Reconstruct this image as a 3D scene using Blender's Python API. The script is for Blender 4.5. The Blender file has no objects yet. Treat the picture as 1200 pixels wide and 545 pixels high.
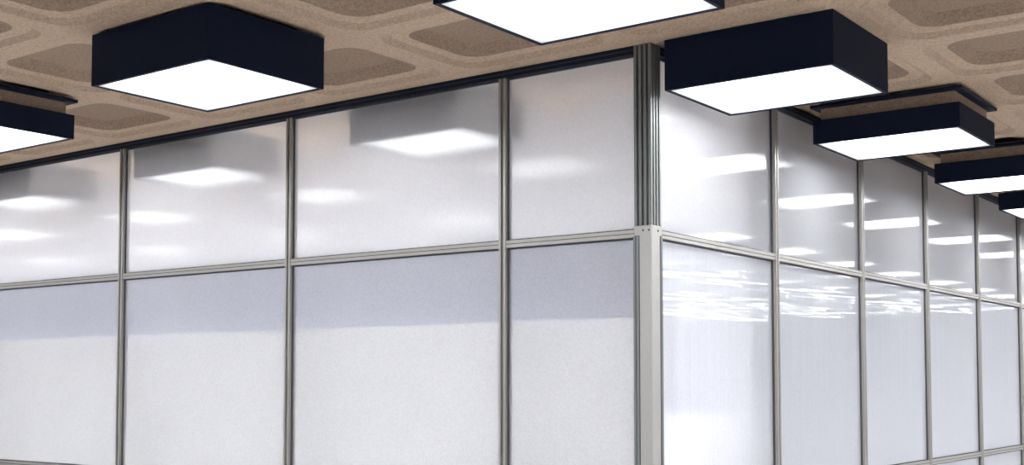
import bpy, bmesh, math, random
from mathutils import Vector
random.seed(4)
scene = bpy.context.scene
scene.view_settings.view_transform = 'Standard'
col = scene.collection
H = 3.022     # ceiling height
ZM = 2.225    # middle rail
ZL = 1.08     # lower rail

# ------------------------------------------------------------ materials
def new_mat(name):
    m = bpy.data.materials.new(name); m.use_nodes = True
    nt = m.node_tree; nt.nodes.clear()
    out = nt.nodes.new('ShaderNodeOutputMaterial')
    return m, nt, out

def principled(name, color, rough=0.5, metal=0.0, noise=0.0, nscale=20, bump=0.0, bscale=60, stretch=None, spec=0.5):
    m, nt, out = new_mat(name)
    b = nt.nodes.new('ShaderNodeBsdfPrincipled')
    b.inputs['Roughness'].default_value = rough
    b.inputs['Metallic'].default_value = metal
    b.inputs['Specular IOR Level'].default_value = spec
    nt.links.new(b.outputs[0], out.inputs[0])
    tc = nt.nodes.new('ShaderNodeTexCoord')
    mp = nt.nodes.new('ShaderNodeMapping')
    if stretch: mp.inputs['Scale'].default_value = stretch
    nt.links.new(tc.outputs['Object'], mp.inputs[0])
    if noise > 0:
        n = nt.nodes.new('ShaderNodeTexNoise'); n.inputs['Scale'].default_value = nscale
        n.inputs['Detail'].default_value = 6
        nt.links.new(mp.outputs[0], n.inputs['Vector'])
        r = nt.nodes.new('ShaderNodeValToRGB')
        r.color_ramp.elements[0].position = 0.3; r.color_ramp.elements[1].position = 0.7
        r.color_ramp.elements[0].color = tuple(c*(1-noise) for c in color)+(1,)
        r.color_ramp.elements[1].color = tuple(min(1,c*(1+noise)) for c in color)+(1,)
        nt.links.new(n.outputs['Fac'], r.inputs[0]); nt.links.new(r.outputs[0], b.inputs['Base Color'])
    else:
        b.inputs['Base Color'].default_value = tuple(color)+(1,)
    if bump > 0:
        n2 = nt.nodes.new('ShaderNodeTexNoise'); n2.inputs['Scale'].default_value = bscale
        n2.inputs['Detail'].default_value = 5
        nt.links.new(mp.outputs[0], n2.inputs['Vector'])
        bp = nt.nodes.new('ShaderNodeBump'); bp.inputs['Strength'].default_value = bump
        bp.inputs['Distance'].default_value = 0.01
        nt.links.new(n2.outputs['Fac'], bp.inputs['Height']); nt.links.new(bp.outputs[0], b.inputs['Normal'])
    return m

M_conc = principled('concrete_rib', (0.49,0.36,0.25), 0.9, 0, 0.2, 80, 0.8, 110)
M_step_shade = principled('concrete_step_shade', (0.42,0.308,0.215), 0.9, 0, 0.2, 80, 0.8, 110)  # rib concrete a little darker, coffer edge shade put into its colour
M_recess_shade = principled('concrete_recess_shade', (0.30,0.216,0.15), 0.95, 0, 0.2, 80, 0.8, 110)  # same concrete darkened: the shade inside the coffers is in the colour
M_black = principled('navy_black_steel', (0.004,0.008,0.022), 0.6, 0, 0, bump=0.05, bscale=200, spec=0.12)
M_rail = principled('dark_rail', (0.006,0.009,0.022), 0.6, 0, 0.1, 10, spec=0.2)
M_alu = principled('aluminium', (0.35,0.335,0.31), 0.42, 0.45, 0.06, 30, 0.05, 80, (20,20,1))
M_plate = principled('bright_aluminium', (0.37,0.36,0.34), 0.45, 0.35, 0.05, 30, 0.05, 80, (20,20,1))
M_alu2 = principled('aluminium_grey', (0.17,0.18,0.172), 0.5, 0.3, 0.06, 30, 0.05, 80, (20,20,1))
M_gask = principled('gasket', (0.05,0.05,0.055), 0.7)
M_groove = principled('groove', (0.04,0.043,0.045), 0.7)
M_white = principled('white_board', (0.94,0.935,0.93), 0.6, 0, 0.02, 5)
M_wall = principled('painted_wall', (0.70,0.70,0.76), 0.8, 0, 0.03, 3)
M_added_wall = principled('white_added_wall', (0.85,0.85,0.87), 0.8, 0, 0.02, 3)
M_dim = principled('wall_painted_dimness', (0.17,0.18,0.245), 0.8, 0, 0.03, 3)  # slate tone stands in for the dim interior above the screen
M_floor = principled('carpet', (0.46,0.45,0.45), 0.9, 0, 0.12, 80, 0.3, 120)
SX,SY = 0.365,0.30

def emis(name, strength, low):
    """lamp diffuser: brightest over the tubes, fading towards the housing rim"""
    m, nt, out = new_mat(name)
    N=nt.nodes.new; L=nt.links.new
    tc=N('ShaderNodeTexCoord'); sp=N('ShaderNodeSeparateXYZ'); L(tc.outputs['Object'],sp.inputs[0])
    res=[]
    for ax,s in (('X',SX),('Y',SY)):
        a=N('ShaderNodeMath'); a.operation='ABSOLUTE'; L(sp.outputs[ax],a.inputs[0])
        r=N('ShaderNodeMapRange'); r.interpolation_type='SMOOTHSTEP'
        r.inputs['From Min'].default_value=s*0.60; r.inputs['From Max'].default_value=s*1.0
        r.inputs['To Min'].default_value=1; r.inputs['To Max'].default_value=0.0
        L(a.outputs[0],r.inputs['Value']); res.append(r)
    mu=N('ShaderNodeMath'); mu.operation='MULTIPLY'; L(res[0].outputs[0],mu.inputs[0]); L(res[1].outputs[0],mu.inputs[1])
    pw=N('ShaderNodeMath'); pw.operation='POWER'; pw.inputs[1].default_value=1.4; L(mu.outputs[0],pw.inputs[0])
    st=N('ShaderNodeMath'); st.operation='MULTIPLY_ADD'; st.inputs[1].default_value=strength; st.inputs[2].default_value=low
    L(pw.outputs[0],st.inputs[0])
    e = N('ShaderNodeEmission')
    e.inputs['Color'].default_value = (0.945,0.97,1.0,1)
    L(st.outputs[0],e.inputs['Strength'])
    L(e.outputs[0], out.inputs[0])
    return m
M_diff = emis('diffuser_glow', 20.5, 0.76)
M_diff_in = emis('diffuser_glow_inner_room', 1.5, 0.7)

def glass(name, tint, see, blur, rough, trans_share=0.5, wav=0.0, gloss_gain=1.0, wscale=(1,1,1), nscale=2.0, rib=0.0, ribbump=0.0):
    """frosted acrylic sheet: milky diffuse + translucent body, part see-through with blur, glossy skin"""
    m, nt, out = new_mat(name)
    N = nt.nodes.new; L = nt.links.new
    tc = N('ShaderNodeTexCoord')
    mp0 = N('ShaderNodeMapping')
    if rib>0: mp0.inputs['Scale'].default_value = (30,30,0.5)
    L(tc.outputs['Object'], mp0.inputs[0])
    n = N('ShaderNodeTexNoise'); n.inputs['Scale'].default_value = 1.6; n.inputs['Detail'].default_value = 8 if rib==0 else 3
    L(mp0.outputs[0], n.inputs['Vector'])
    r = N('ShaderNodeValToRGB')
    lo = 0.96-rib
    r.color_ramp.elements[0].position=0.25; r.color_ramp.elements[1].position=0.75
    r.color_ramp.elements[0].color = tuple(c*lo for c in tint)+(1,)
    r.color_ramp.elements[1].color = tuple(min(1,c*1.03) for c in tint)+(1,)
    L(n.outputs['Fac'], r.inputs[0])
    # fine frosting grain
    gn = N('ShaderNodeTexNoise'); gn.inputs['Scale'].default_value = 130; gn.inputs['Detail'].default_value = 2
    L(tc.outputs['Object'], gn.inputs['Vector'])
    gr = N('ShaderNodeMapRange'); gr.inputs['From Min'].default_value=0.3; gr.inputs['From Max'].default_value=0.7
    gr.inputs['To Min'].default_value=0.92; gr.inputs['To Max'].default_value=1.04
    L(gn.outputs['Fac'], gr.inputs['Value'])
    vm = N('ShaderNodeVectorMath'); vm.operation='SCALE'
    L(r.outputs[0], vm.inputs[0]); L(gr.outputs[0], vm.inputs['Scale'])
    d = N('ShaderNodeBsdfDiffuse'); t = N('ShaderNodeBsdfTranslucent')
    L(vm.outputs[0], d.inputs[0]); L(vm.outputs[0], t.inputs[0])
    m1 = N('ShaderNodeMixShader'); m1.inputs[0].default_value = trans_share
    L(d.outputs[0], m1.inputs[1]); L(t.outputs[0], m1.inputs[2])
    tr = N('ShaderNodeBsdfRefraction'); tr.inputs['Color'].default_value=(0.93,0.945,0.965,1)
    tr.inputs['IOR'].default_value=1.12; tr.inputs['Roughness'].default_value=blur
    m2 = N('ShaderNodeMixShader'); m2.inputs[0].default_value = see
    L(m1.outputs[0], m2.inputs[1]); L(tr.outputs[0], m2.inputs[2])
    g = N('ShaderNodeBsdfGlossy'); g.inputs['Roughness'].default_value = rough
    fr = N('ShaderNodeFresnel'); fr.inputs['IOR'].default_value = 1.5
    mu = N('ShaderNodeMath'); mu.operation='MULTIPLY'; mu.inputs[1].default_value = gloss_gain
    mu.use_clamp = True
    L(fr.outputs[0], mu.inputs[0])
    m3 = N('ShaderNodeMixShader')
    L(mu.outputs[0], m3.inputs[0]); L(m2.outputs[0], m3.inputs[1]); L(g.outputs[0], m3.inputs[2])
    if wav > 0:
        mp = N('ShaderNodeMapping'); mp.inputs['Scale'].default_value = wscale
        L(tc.outputs['Object'], mp.inputs[0])
        wn = N('ShaderNodeTexNoise'); wn.inputs['Scale'].default_value = nscale; wn.inputs['Detail'].default_value = 1.0
        L(mp.outputs[0], wn.inputs['Vector'])
        bp = N('ShaderNodeBump'); bp.inputs['Strength'].default_value = 1.0
        bp.inputs['Distance'].default_value = wav
        L(wn.outputs['Fac'], bp.inputs['Height']); last=bp
        if ribbump>0:
            mq = N('ShaderNodeMapping'); mq.inputs['Scale'].default_value = (60,60,0.2)
            L(tc.outputs['Object'], mq.inputs[0])
            rn = N('ShaderNodeTexNoise'); rn.inputs['Scale'].default_value = 2.0; rn.inputs['Detail'].default_value = 1.0
            L(mq.outputs[0], rn.inputs['Vector'])
            b2 = N('ShaderNodeBump'); b2.inputs['Strength'].default_value = 1.0
            b2.inputs['Distance'].default_value = ribbump
            L(rn.outputs['Fac'], b2.inputs['Height']); L(bp.outputs[0], b2.inputs['Normal']); last=b2
        L(last.outputs[0], g.inputs['Normal'])
    L(m3.outputs[0], out.inputs[0])
    return m
G_ul = glass('acrylic_upper', (0.90,0.90,0.91), 0.42, 0.50, 0.095, 0.55, 0.0, 0.42)
G_ll = glass('acrylic_lower', (0.95,0.95,0.955), 0.60, 0.15, 0.35, 0.42, 0.0, 0.35)
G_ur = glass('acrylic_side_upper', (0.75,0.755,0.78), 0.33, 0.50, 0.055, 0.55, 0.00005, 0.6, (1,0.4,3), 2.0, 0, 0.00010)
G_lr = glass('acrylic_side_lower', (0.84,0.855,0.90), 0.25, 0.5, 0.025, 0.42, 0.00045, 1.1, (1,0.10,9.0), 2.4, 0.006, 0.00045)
M_clear, _nt, _o = new_mat('acrylic_back')
_t = _nt.nodes.new('ShaderNodeBsdfTransparent'); _nt.links.new(_t.outputs[0], _o.inputs[0])

# ------------------------------------------------------------ mesh helpers
def mesh_obj(name, verts, faces, mats, fmat=None, loc=(0,0,0), parent=None):
    me = bpy.data.meshes.new(name); me.from_pydata(verts, [], faces)
    for m in mats: me.materials.append(m)
    if fmat:
        for p, i in zip(me.polygons, fmat): p.material_index = i
    me.update()
    o = bpy.data.objects.new(name, me); o.location = loc
    col.objects.link(o)
    if parent: o.parent = parent
    return o

class Builder:
    def __init__(s): s.v=[]; s.f=[]; s.m=[]
    def box(s, x0,x1,y0,y1,z0,z1, mi=0):
        b=len(s.v)
        s.v += [(x0,y0,z0),(x1,y0,z0),(x1,y1,z0),(x0,y1,z0),(x0,y0,z1),(x1,y0,z1),(x1,y1,z1),(x0,y1,z1)]
        for q in [(0,3,2,1),(4,5,6,7),(0,1,5,4),(1,2,6,5),(2,3,7,6),(3,0,4,7)]:
            s.f.append(tuple(b+i for i in q)); s.m.append(mi)
    def cyl(s, c, axis, r, h, n=16, mi=0):
        b=len(s.v); c=Vector(c); a=Vector(axis).normalized()
        u=a.orthogonal().normalized(); w=a.cross(u)
        for k in (0,1):
            for i in range(n):
                t=2*math.pi*i/n
                s.v.append(tuple(c+a*h*k+(u*math.cos(t)+w*math.sin(t))*r*(1-0.25*k)))
        for i in range(n):
            j=(i+1)%n
            s.f.append((b+i,b+j,b+n+j,b+n+i)); s.m.append(mi)
        s.f.append(tuple(b+n+i for i in range(n))); s.m.append(mi)
        s.f.append(tuple(b+n-1-i for i in range(n))); s.m.append(mi)
    def obj(s, name, mats, loc=(0,0,0), parent=None, bevel=0):
        o = mesh_obj(name, s.v, s.f, mats, s.m, loc, parent)
        if bevel:
            md=o.modifiers.new('bevel','BEVEL'); md.width=bevel; md.segments=2; md.limit_method='ANGLE'
        return o

def tag(o, label, cat, group=None):
    o['label']=label; o['category']=cat
    if group: o['group']=group

# ------------------------------------------------------------ room shell
X0,X1,Y0,Y1 = -10.6, 8.6, -5.6, 18.2
def struct(b, name, mats):
    o=b.obj(name, mats); o['kind']='structure'; return o
b=Builder(); b.box(X0-0.1,X1+0.1,Y0-0.1,Y1+0.1,-0.1,0); struct(b,'floor',[M_floor])
b=Builder(); b.box(X0-0.1,X1+0.1,Y1,Y1+0.1,0,H+0.3); struct(b,'wall_north',[M_wall])
b=Builder(); b.box(X0-0.1,X1+0.1,Y0-0.1,Y0,0,H+0.3); struct(b,'wall_south',[M_wall])
b=Builder(); b.box(X1,X1+0.1,Y0,Y1,0,H+0.3); struct(b,'wall_east',[M_wall])
b=Builder(); b.box(X0-0.1,X0,Y0,Y1,0,H+0.3); struct(b,'wall_west',[M_wall])
# added walls to brighten the panels from behind; slate band paints in interior dimness
for nm,(a,b_,c_,d_) in {'wall_added_south':(X0,-0.12,0.95,1.05),'wall_added_east':(-1.05,-0.95,1.05,Y1)}.items():
    b=Builder(); b.box(a,b_,c_,d_,0,1.45,0); b.box(a,b_,c_,d_,1.45,2.33,1); b.box(a,b_,c_,d_,2.33,H+0.1,0)
    struct(b,nm,[M_added_wall,M_dim])

# coffered ceiling
PX,PY = 0.885, 0.7375
CX,CY = 0.41, 0.2875
def rr_loop(cx,cy,hx,hy,r,z):
    pts=[]
    for q,(sx,sy) in enumerate([(1,1),(-1,1),(-1,-1),(1,-1)]):
        ox,oy=cx+sx*(hx-r),cy+sy*(hy-r)
        for i in range(7):
            a=math.radians(90*q+15*i)
            pts.append((ox+r*math.cos(a),oy+r*math.sin(a),z))
    return pts
cv,cf,cm=[],[],[]
ix0=math.floor((X0-CX)/PX)-0; ix1=math.ceil((X1-CX)/PX)
iy0=math.floor((Y0-CY)/PY); iy1=math.ceil((Y1-CY)/PY)
for i in range(ix0,ix1+1):
    for j in range(iy0,iy1+1):
        cx,cy=CX+i*PX,CY+j*PY
        L0=rr_loop(cx,cy,0.392,0.322,0.11,H)
        sq=[]
        for k,p in enumerate(L0):
            q,t=divmod(k,7)
            sx,sy=[(1,1),(-1,1),(-1,-1),(1,-1)][q]
            ex,ey=cx+sx*PX/2,cy+sy*PY/2
            if t==3: sq.append((ex,ey,H))
            elif (t<3)==(q%2==0): sq.append((ex,p[1],H))
            else: sq.append((p[0],ey,H))
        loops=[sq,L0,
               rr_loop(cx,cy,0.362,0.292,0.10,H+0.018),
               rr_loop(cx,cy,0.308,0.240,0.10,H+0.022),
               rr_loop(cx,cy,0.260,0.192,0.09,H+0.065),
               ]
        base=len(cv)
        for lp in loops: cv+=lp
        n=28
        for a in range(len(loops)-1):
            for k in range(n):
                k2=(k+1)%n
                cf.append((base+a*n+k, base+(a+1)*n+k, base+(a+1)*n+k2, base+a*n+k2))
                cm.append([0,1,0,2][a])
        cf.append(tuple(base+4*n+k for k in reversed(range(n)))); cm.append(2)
ceil=mesh_obj('ceiling',cv,cf,[M_conc,M_step_shade,M_recess_shade],cm); ceil['kind']='structure'
b=Builder(); b.box(X0-0.5,X1+0.5,Y0-0.5,Y1+0.5,H+0.14,H+0.3); o=struct(b,'trim_1',[M_conc])

# ------------------------------------------------------------ ceiling lights
ZB=2.810-H
def housing_mesh(ztop):
    b=Builder(); w=0.014
    b.box(-SX,SX,-SY,-SY+w,ZB,ztop); b.box(-SX,SX,SY-w,SY,ZB,ztop)
    b.box(-SX,-SX+w,-SY+w,SY-w,ZB,ztop); b.box(SX-w,SX,-SY+w,SY-w,ZB,ztop)
    b.box(-SX+w,SX-w,-SY+w,SY-w,ztop-0.012,ztop)
    return b
tmpl={}
def template(kind):
    ztop={'deep':0.0,'inner':0.0,'shallow':-0.092}[kind]
    e=bpy.data.objects.new('ceiling_light',None); e.empty_display_size=0.1; col.objects.link(e)
    h=housing_mesh(ztop).obj('housing',[M_black],parent=e)
    b=Builder(); b.box(-SX+0.0145,SX-0.0145,-SY+0.0145,SY-0.0145,ZB+0.004,ZB+0.012)
    d=b.obj('diffuser',[M_diff_in if kind=='inner' else M_diff],parent=e); d['label']='glowing white diffuser panel'
    parts=[h,d]
    if kind=='shallow':
        b=Builder(); b.box(-SX-0.012,SX+0.012,-SY-0.012,SY+0.012,-0.030,-0.014)
        p=b.obj('mounting_plate',[M_black],parent=e,bevel=0.003)
        b=Builder(); b.box(-SX+0.03,SX-0.03,-SY+0.03,SY-0.03,ztop,-0.030)
        b.box(-SX+0.03,SX-0.03,-SY+0.03,SY-0.03,-0.014,0)
        s=b.obj('spacer',[M_recess_shade],parent=e)
        parts+= [p,s]
    return e,parts
used=set()
def add_light(kind,x,y,label,group):
    if kind not in tmpl: tmpl[kind]=template(kind)
    e,parts=tmpl[kind]
    if kind in used:
        e2=e.copy(); col.objects.link(e2)
        for p in parts:
            p2=p.copy(); p2.parent=e2; col.objects.link(p2)
    else:
        used.add(kind); e2=e
    e2.location=(x,y,H)
    tag(e2,label,'ceiling light',group)
LX=[CX+1.77*k for k in range(-5,5)]
LY=[-1.1875-1.475*2,-1.1875-1.475,-1.1875,0.2725,1.7250,3.33,4.76,6.1875,7.6625,9.1375,10.6,12.1,13.55,15.05,16.5]
deepl='deep black box ceiling light with glowing white diffuser'
shall='shallow black box ceiling light hung below a black mounting plate'
ins='black box ceiling light behind the milky partition'
for i,x in enumerate(LX):
    for j,y in enumerate(LY):
        inside = (x<0 and y>0)
        if inside:
            if j!=3: continue
            add_light('inner', x-0.03, y+0.062, ins, 'ceiling lights inside the glazed room')
        else:
            if j==0 and i in (0,1): continue
            xx = x
            if i==4 and j==2: xx-=0.025
            if i==5: xx += {2:0.03,3:0.055,4:0.10,5:0.21,6:0.21}.get(j,0.05)
            sh = (i==3 and j==2) or (i==5 and j in (4,5,6))
            add_light('shallow' if sh else 'deep', xx, y, shall if sh else deepl, 'black box ceiling lights')

# added fill lights, no real lamps: they brighten walls and panels from behind
def strip(loc,sx,sy,power):
    ld=bpy.data.lights.new('fill_light','AREA'); ld.shape='RECTANGLE'; ld.size=sx; ld.size_y=sy; ld.energy=power
    ld.color=(0.98,0.98,1.0)
    o=bpy.data.objects.new('fill_light',ld); o.location=loc; o.rotation_euler=(math.pi,0,0); col.objects.link(o)
    tag(o,'added fill light brightening the partition from behind','light')
strip((-5.6,0.62,0.9),9.8,0.3,135)
strip((-5.2,0.13,0.15),10.0,0.10,68)
strip((-0.5,9.0,0.3),0.3,15.6,20)

# ------------------------------------------------------------ partition
left_x=[0,-0.745,-2.145,-3.570,-4.985,-6.40,-7.815,-9.23,-10.55]
right_y=[0,1.24,2.43,3.60,4.78,5.96,7.14,8.32,9.50,10.75]
MW=0.019  # half mullion width
TR=0.035
RW=0.016
def mullion(loc, axis):
    b=Builder()
    z0,z1=0.0,H-TR
    d=0.028
    for (a0,a1,dep,mi) in [(-MW,-MW+0.012,d,0),(MW-0.012,MW,d,0),(-MW+0.012,MW-0.012,d-0.010,1)]:
        if axis=='x': b.box(a0,a1,-dep,dep,z0,z1,mi)
        else: b.box(-dep,dep,a0,a1,z0,z1,mi)
    o=b.obj('mullion',[M_alu,M_alu2],loc)
    tag(o,'slim grooved aluminium mullion between milky glazing panels','mullion','partition mullions')
for x in left_x[1:]: mullion((x,0,0),'x')
for y in right_y[1:]: mullion((0,y,0),'y')

def rail(axis,a,b_,z,h,name,mats,label,dep=0.024):
    b=Builder()
    if axis=='x':
        b.box(a,b_,-dep,dep,-h,h,0); 
        b.box(a,b_,-dep-0.001,dep+0.001,-0.0015,0.0015,1) if h<0.03 else None
    else:
        b.box(-dep,dep,a,b_,-h,h,0)
        b.box(-dep-0.001,dep+0.001,a,b_,-0.0015,0.0015,1) if h<0.03 else None
    o=b.obj(name,mats,(0,0,z)); tag(o,label,'rail','partition rails')
rail('x',-10.58,-0.0465,H-TR/2,TR/2,'top_rail',[M_rail,M_groove],'dark top rail of the partition against the concrete ceiling',0.035)
rail('y',0.0465,10.78,H-TR/2,TR/2,'top_rail',[M_rail,M_groove],'dark top rail of the partition against the concrete ceiling',0.035)

def pane(axis,a,b_,z0,z1,mat,label):
    b=Builder(); g=0.006; t=0.003
    w=b_-a-0.001; h=z1-z0-0.001
    if axis=='x':
        v=[(0,-t,0),(w,-t,0),(w,-t,h),(0,-t,h),(0,t,0),(w,t,0),(w,t,h),(0,t,h)]
        f=[(0,1,2,3),(5,4,7,6),(4,0,3,7),(1,5,6,2),(3,2,6,7),(4,5,1,0)]
        loc=(a,0,z0)
    else:
        v=[(t,0,0),(t,w,0),(t,w,h),(t,0,h),(-t,0,0),(-t,w,0),(-t,w,h),(-t,0,h)]
        f=[(0,1,2,3),(5,4,7,6),(4,0,3,7),(1,5,6,2),(3,2,6,7),(4,5,1,0)]
        loc=(0,a,z0)
    o=mesh_obj('glazing_panel',v,f,[mat,M_clear],[0,1,1,1,1,1],loc)
    tag(o,label,'glass panel','milky glazing panels of the partition')
    for (p0,p1,q0,q1) in [(0,w,0,g),(0,w,h-g,h),(0,g,g,h-g),(w-g,w,g,h-g)]:
        if axis=='x': b.box(p0,p1,-0.012,0.012,q0,q1)
        else: b.box(-0.012,0.012,p0,p1,q0,q1)
    b.obj('gasket',[M_gask],parent=o)
lu='upper milky acrylic panel reflecting the ceiling lights'
ll='tall lower milky acrylic panel with a bluish white sheen'
lb='bottom milky acrylic panel above the floor rail'
for k in range(len(left_x)-1):
    b1=left_x[k]-(0.0465 if k==0 else MW); a1=left_x[k+1]+MW
    rail('x',a1,b1,ZM,RW,'middle_rail',[M_alu,M_groove],'horizontal aluminium rail between glazing panels')
    rail('x',a1,b1,ZL,RW,'lower_rail',[M_alu,M_groove],'horizontal aluminium rail between glazing panels')
    rail('x',a1,b1,0.05,0.05,'floor_rail',[M_alu,M_groove],'aluminium floor rail of the partition')
    pane('x',a1,b1,ZM+RW,H-TR,G_ul,lu); pane('x',a1,b1,ZL+RW,ZM-RW,G_ll,ll); pane('x',a1,b1,0.10,ZL-RW,G_ll,lb)
for k in range(len(right_y)-1):
    a1=right_y[k]+(0.0465 if k==0 else MW); b1=right_y[k+1]-MW
    rail('y',a1,b1,ZM,RW,'middle_rail',[M_alu,M_groove],'horizontal aluminium rail between glazing panels')
    rail('y',a1,b1,ZL,RW,'lower_rail',[M_alu,M_groove],'horizontal aluminium rail between glazing panels')
    rail('y',a1,b1,0.05,0.05,'floor_rail',[M_alu,M_groove],'aluminium floor rail of the partition')
    pane('y',a1,b1,ZM+RW,H-TR,G_ur,lu); pane('y',a1,b1,ZL+RW,ZM-RW,G_lr,'tall lower milky acrylic panel with rippled light reflections'); pane('y',a1,b1,0.10,ZL-RW,G_lr,lb)

# corner post
e=bpy.data.objects.new('corner_post',None); col.objects.link(e)
tag(e,'aluminium corner post, finned above and smooth below','post')
b=Builder(); c=0.028; fo=0.041
b.box(-c,c,-c,c,ZM+0.03,H,1)
fw=0.0062
for t in (-0.0116,0.0116):
    for (p0,p1) in ((-fo,-c),(c,fo)):
        b.box(t-fw,t+fw,p0,p1,ZM+0.03,H-0.0005,0)
        b.box(p0,p1,t-fw,t+fw,ZM+0.03,H-0.0005,0)
for sx in (-1,1):
    for sy in (-1,1):
        x0,x1=sorted((sx*0.0286,sx*fo)); y0,y1=sorted((sy*0.0286,sy*fo))
        b.box(x0,x1,y0,y1,ZM+0.03,H-0.0005,0)
b.obj('finned_upper_post',[M_alu2,M_groove],parent=e)
b=Builder(); b.box(-0.043,0.043,-0.043,0.043,0,ZM+0.03,0)
b.obj('smooth_lower_post',[M_plate],parent=e,bevel=0.005)
b=Builder()
zt=ZM-0.012
b.box(-0.0445,-0.034,-0.0462,-0.043,0,zt,0); b.box(-0.034,-0.030,-0.0442,-0.043,0,zt,1); b.box(-0.030,-0.018,-0.0458,-0.043,0,zt,0); b.box(-0.018,-0.0155,-0.0442,-0.043,0,zt,1)
b.box(0.043,0.0458,0.030,0.0445,0,zt,0); b.box(0.043,0.0442,0.026,0.030,0,zt,1)
b.obj('edge_strip',[M_alu2,M_groove],parent=e)
for p,ax in [((0.002,-0.0425,ZM+0.008),(0,-1,0)),((0.030,-0.0425,ZM+0.008),(0,-1,0)),((0.0425,0.010,ZM+0.008),(1,0,0))]:
    b=Builder(); b.cyl(p,ax,0.0045,0.003); b.obj('screw',[M_groove],parent=e)

# interior white screen
b=Builder(); b.box(-10.3,-0.08,0.20,0.24,0.0,1.885); 
o=b.obj('white_screen',[M_white],bevel=0.004); tag(o,'long low white screen standing behind the milky partition','screen')

# ------------------------------------------------------------ camera
cd=bpy.data.cameras.new('camera'); cam=bpy.data.objects.new('camera',cd); col.objects.link(cam)
cam.location=(2.565,-4.4335,1.6)
cam.rotation_euler=(math.radians(93),0,math.radians(36.44))
cd.sensor_width=36; cd.lens=42.87; cd.shift_y=0.084; cd.clip_start=0.05
scene.camera=cam
w=bpy.data.worlds.new('world'); scene.world=w; w.use_nodes=True
w.node_tree.nodes['Background'].inputs[0].default_value=(0.5,0.52,0.56,1)
w.node_tree.nodes['Background'].inputs[1].default_value=0.3
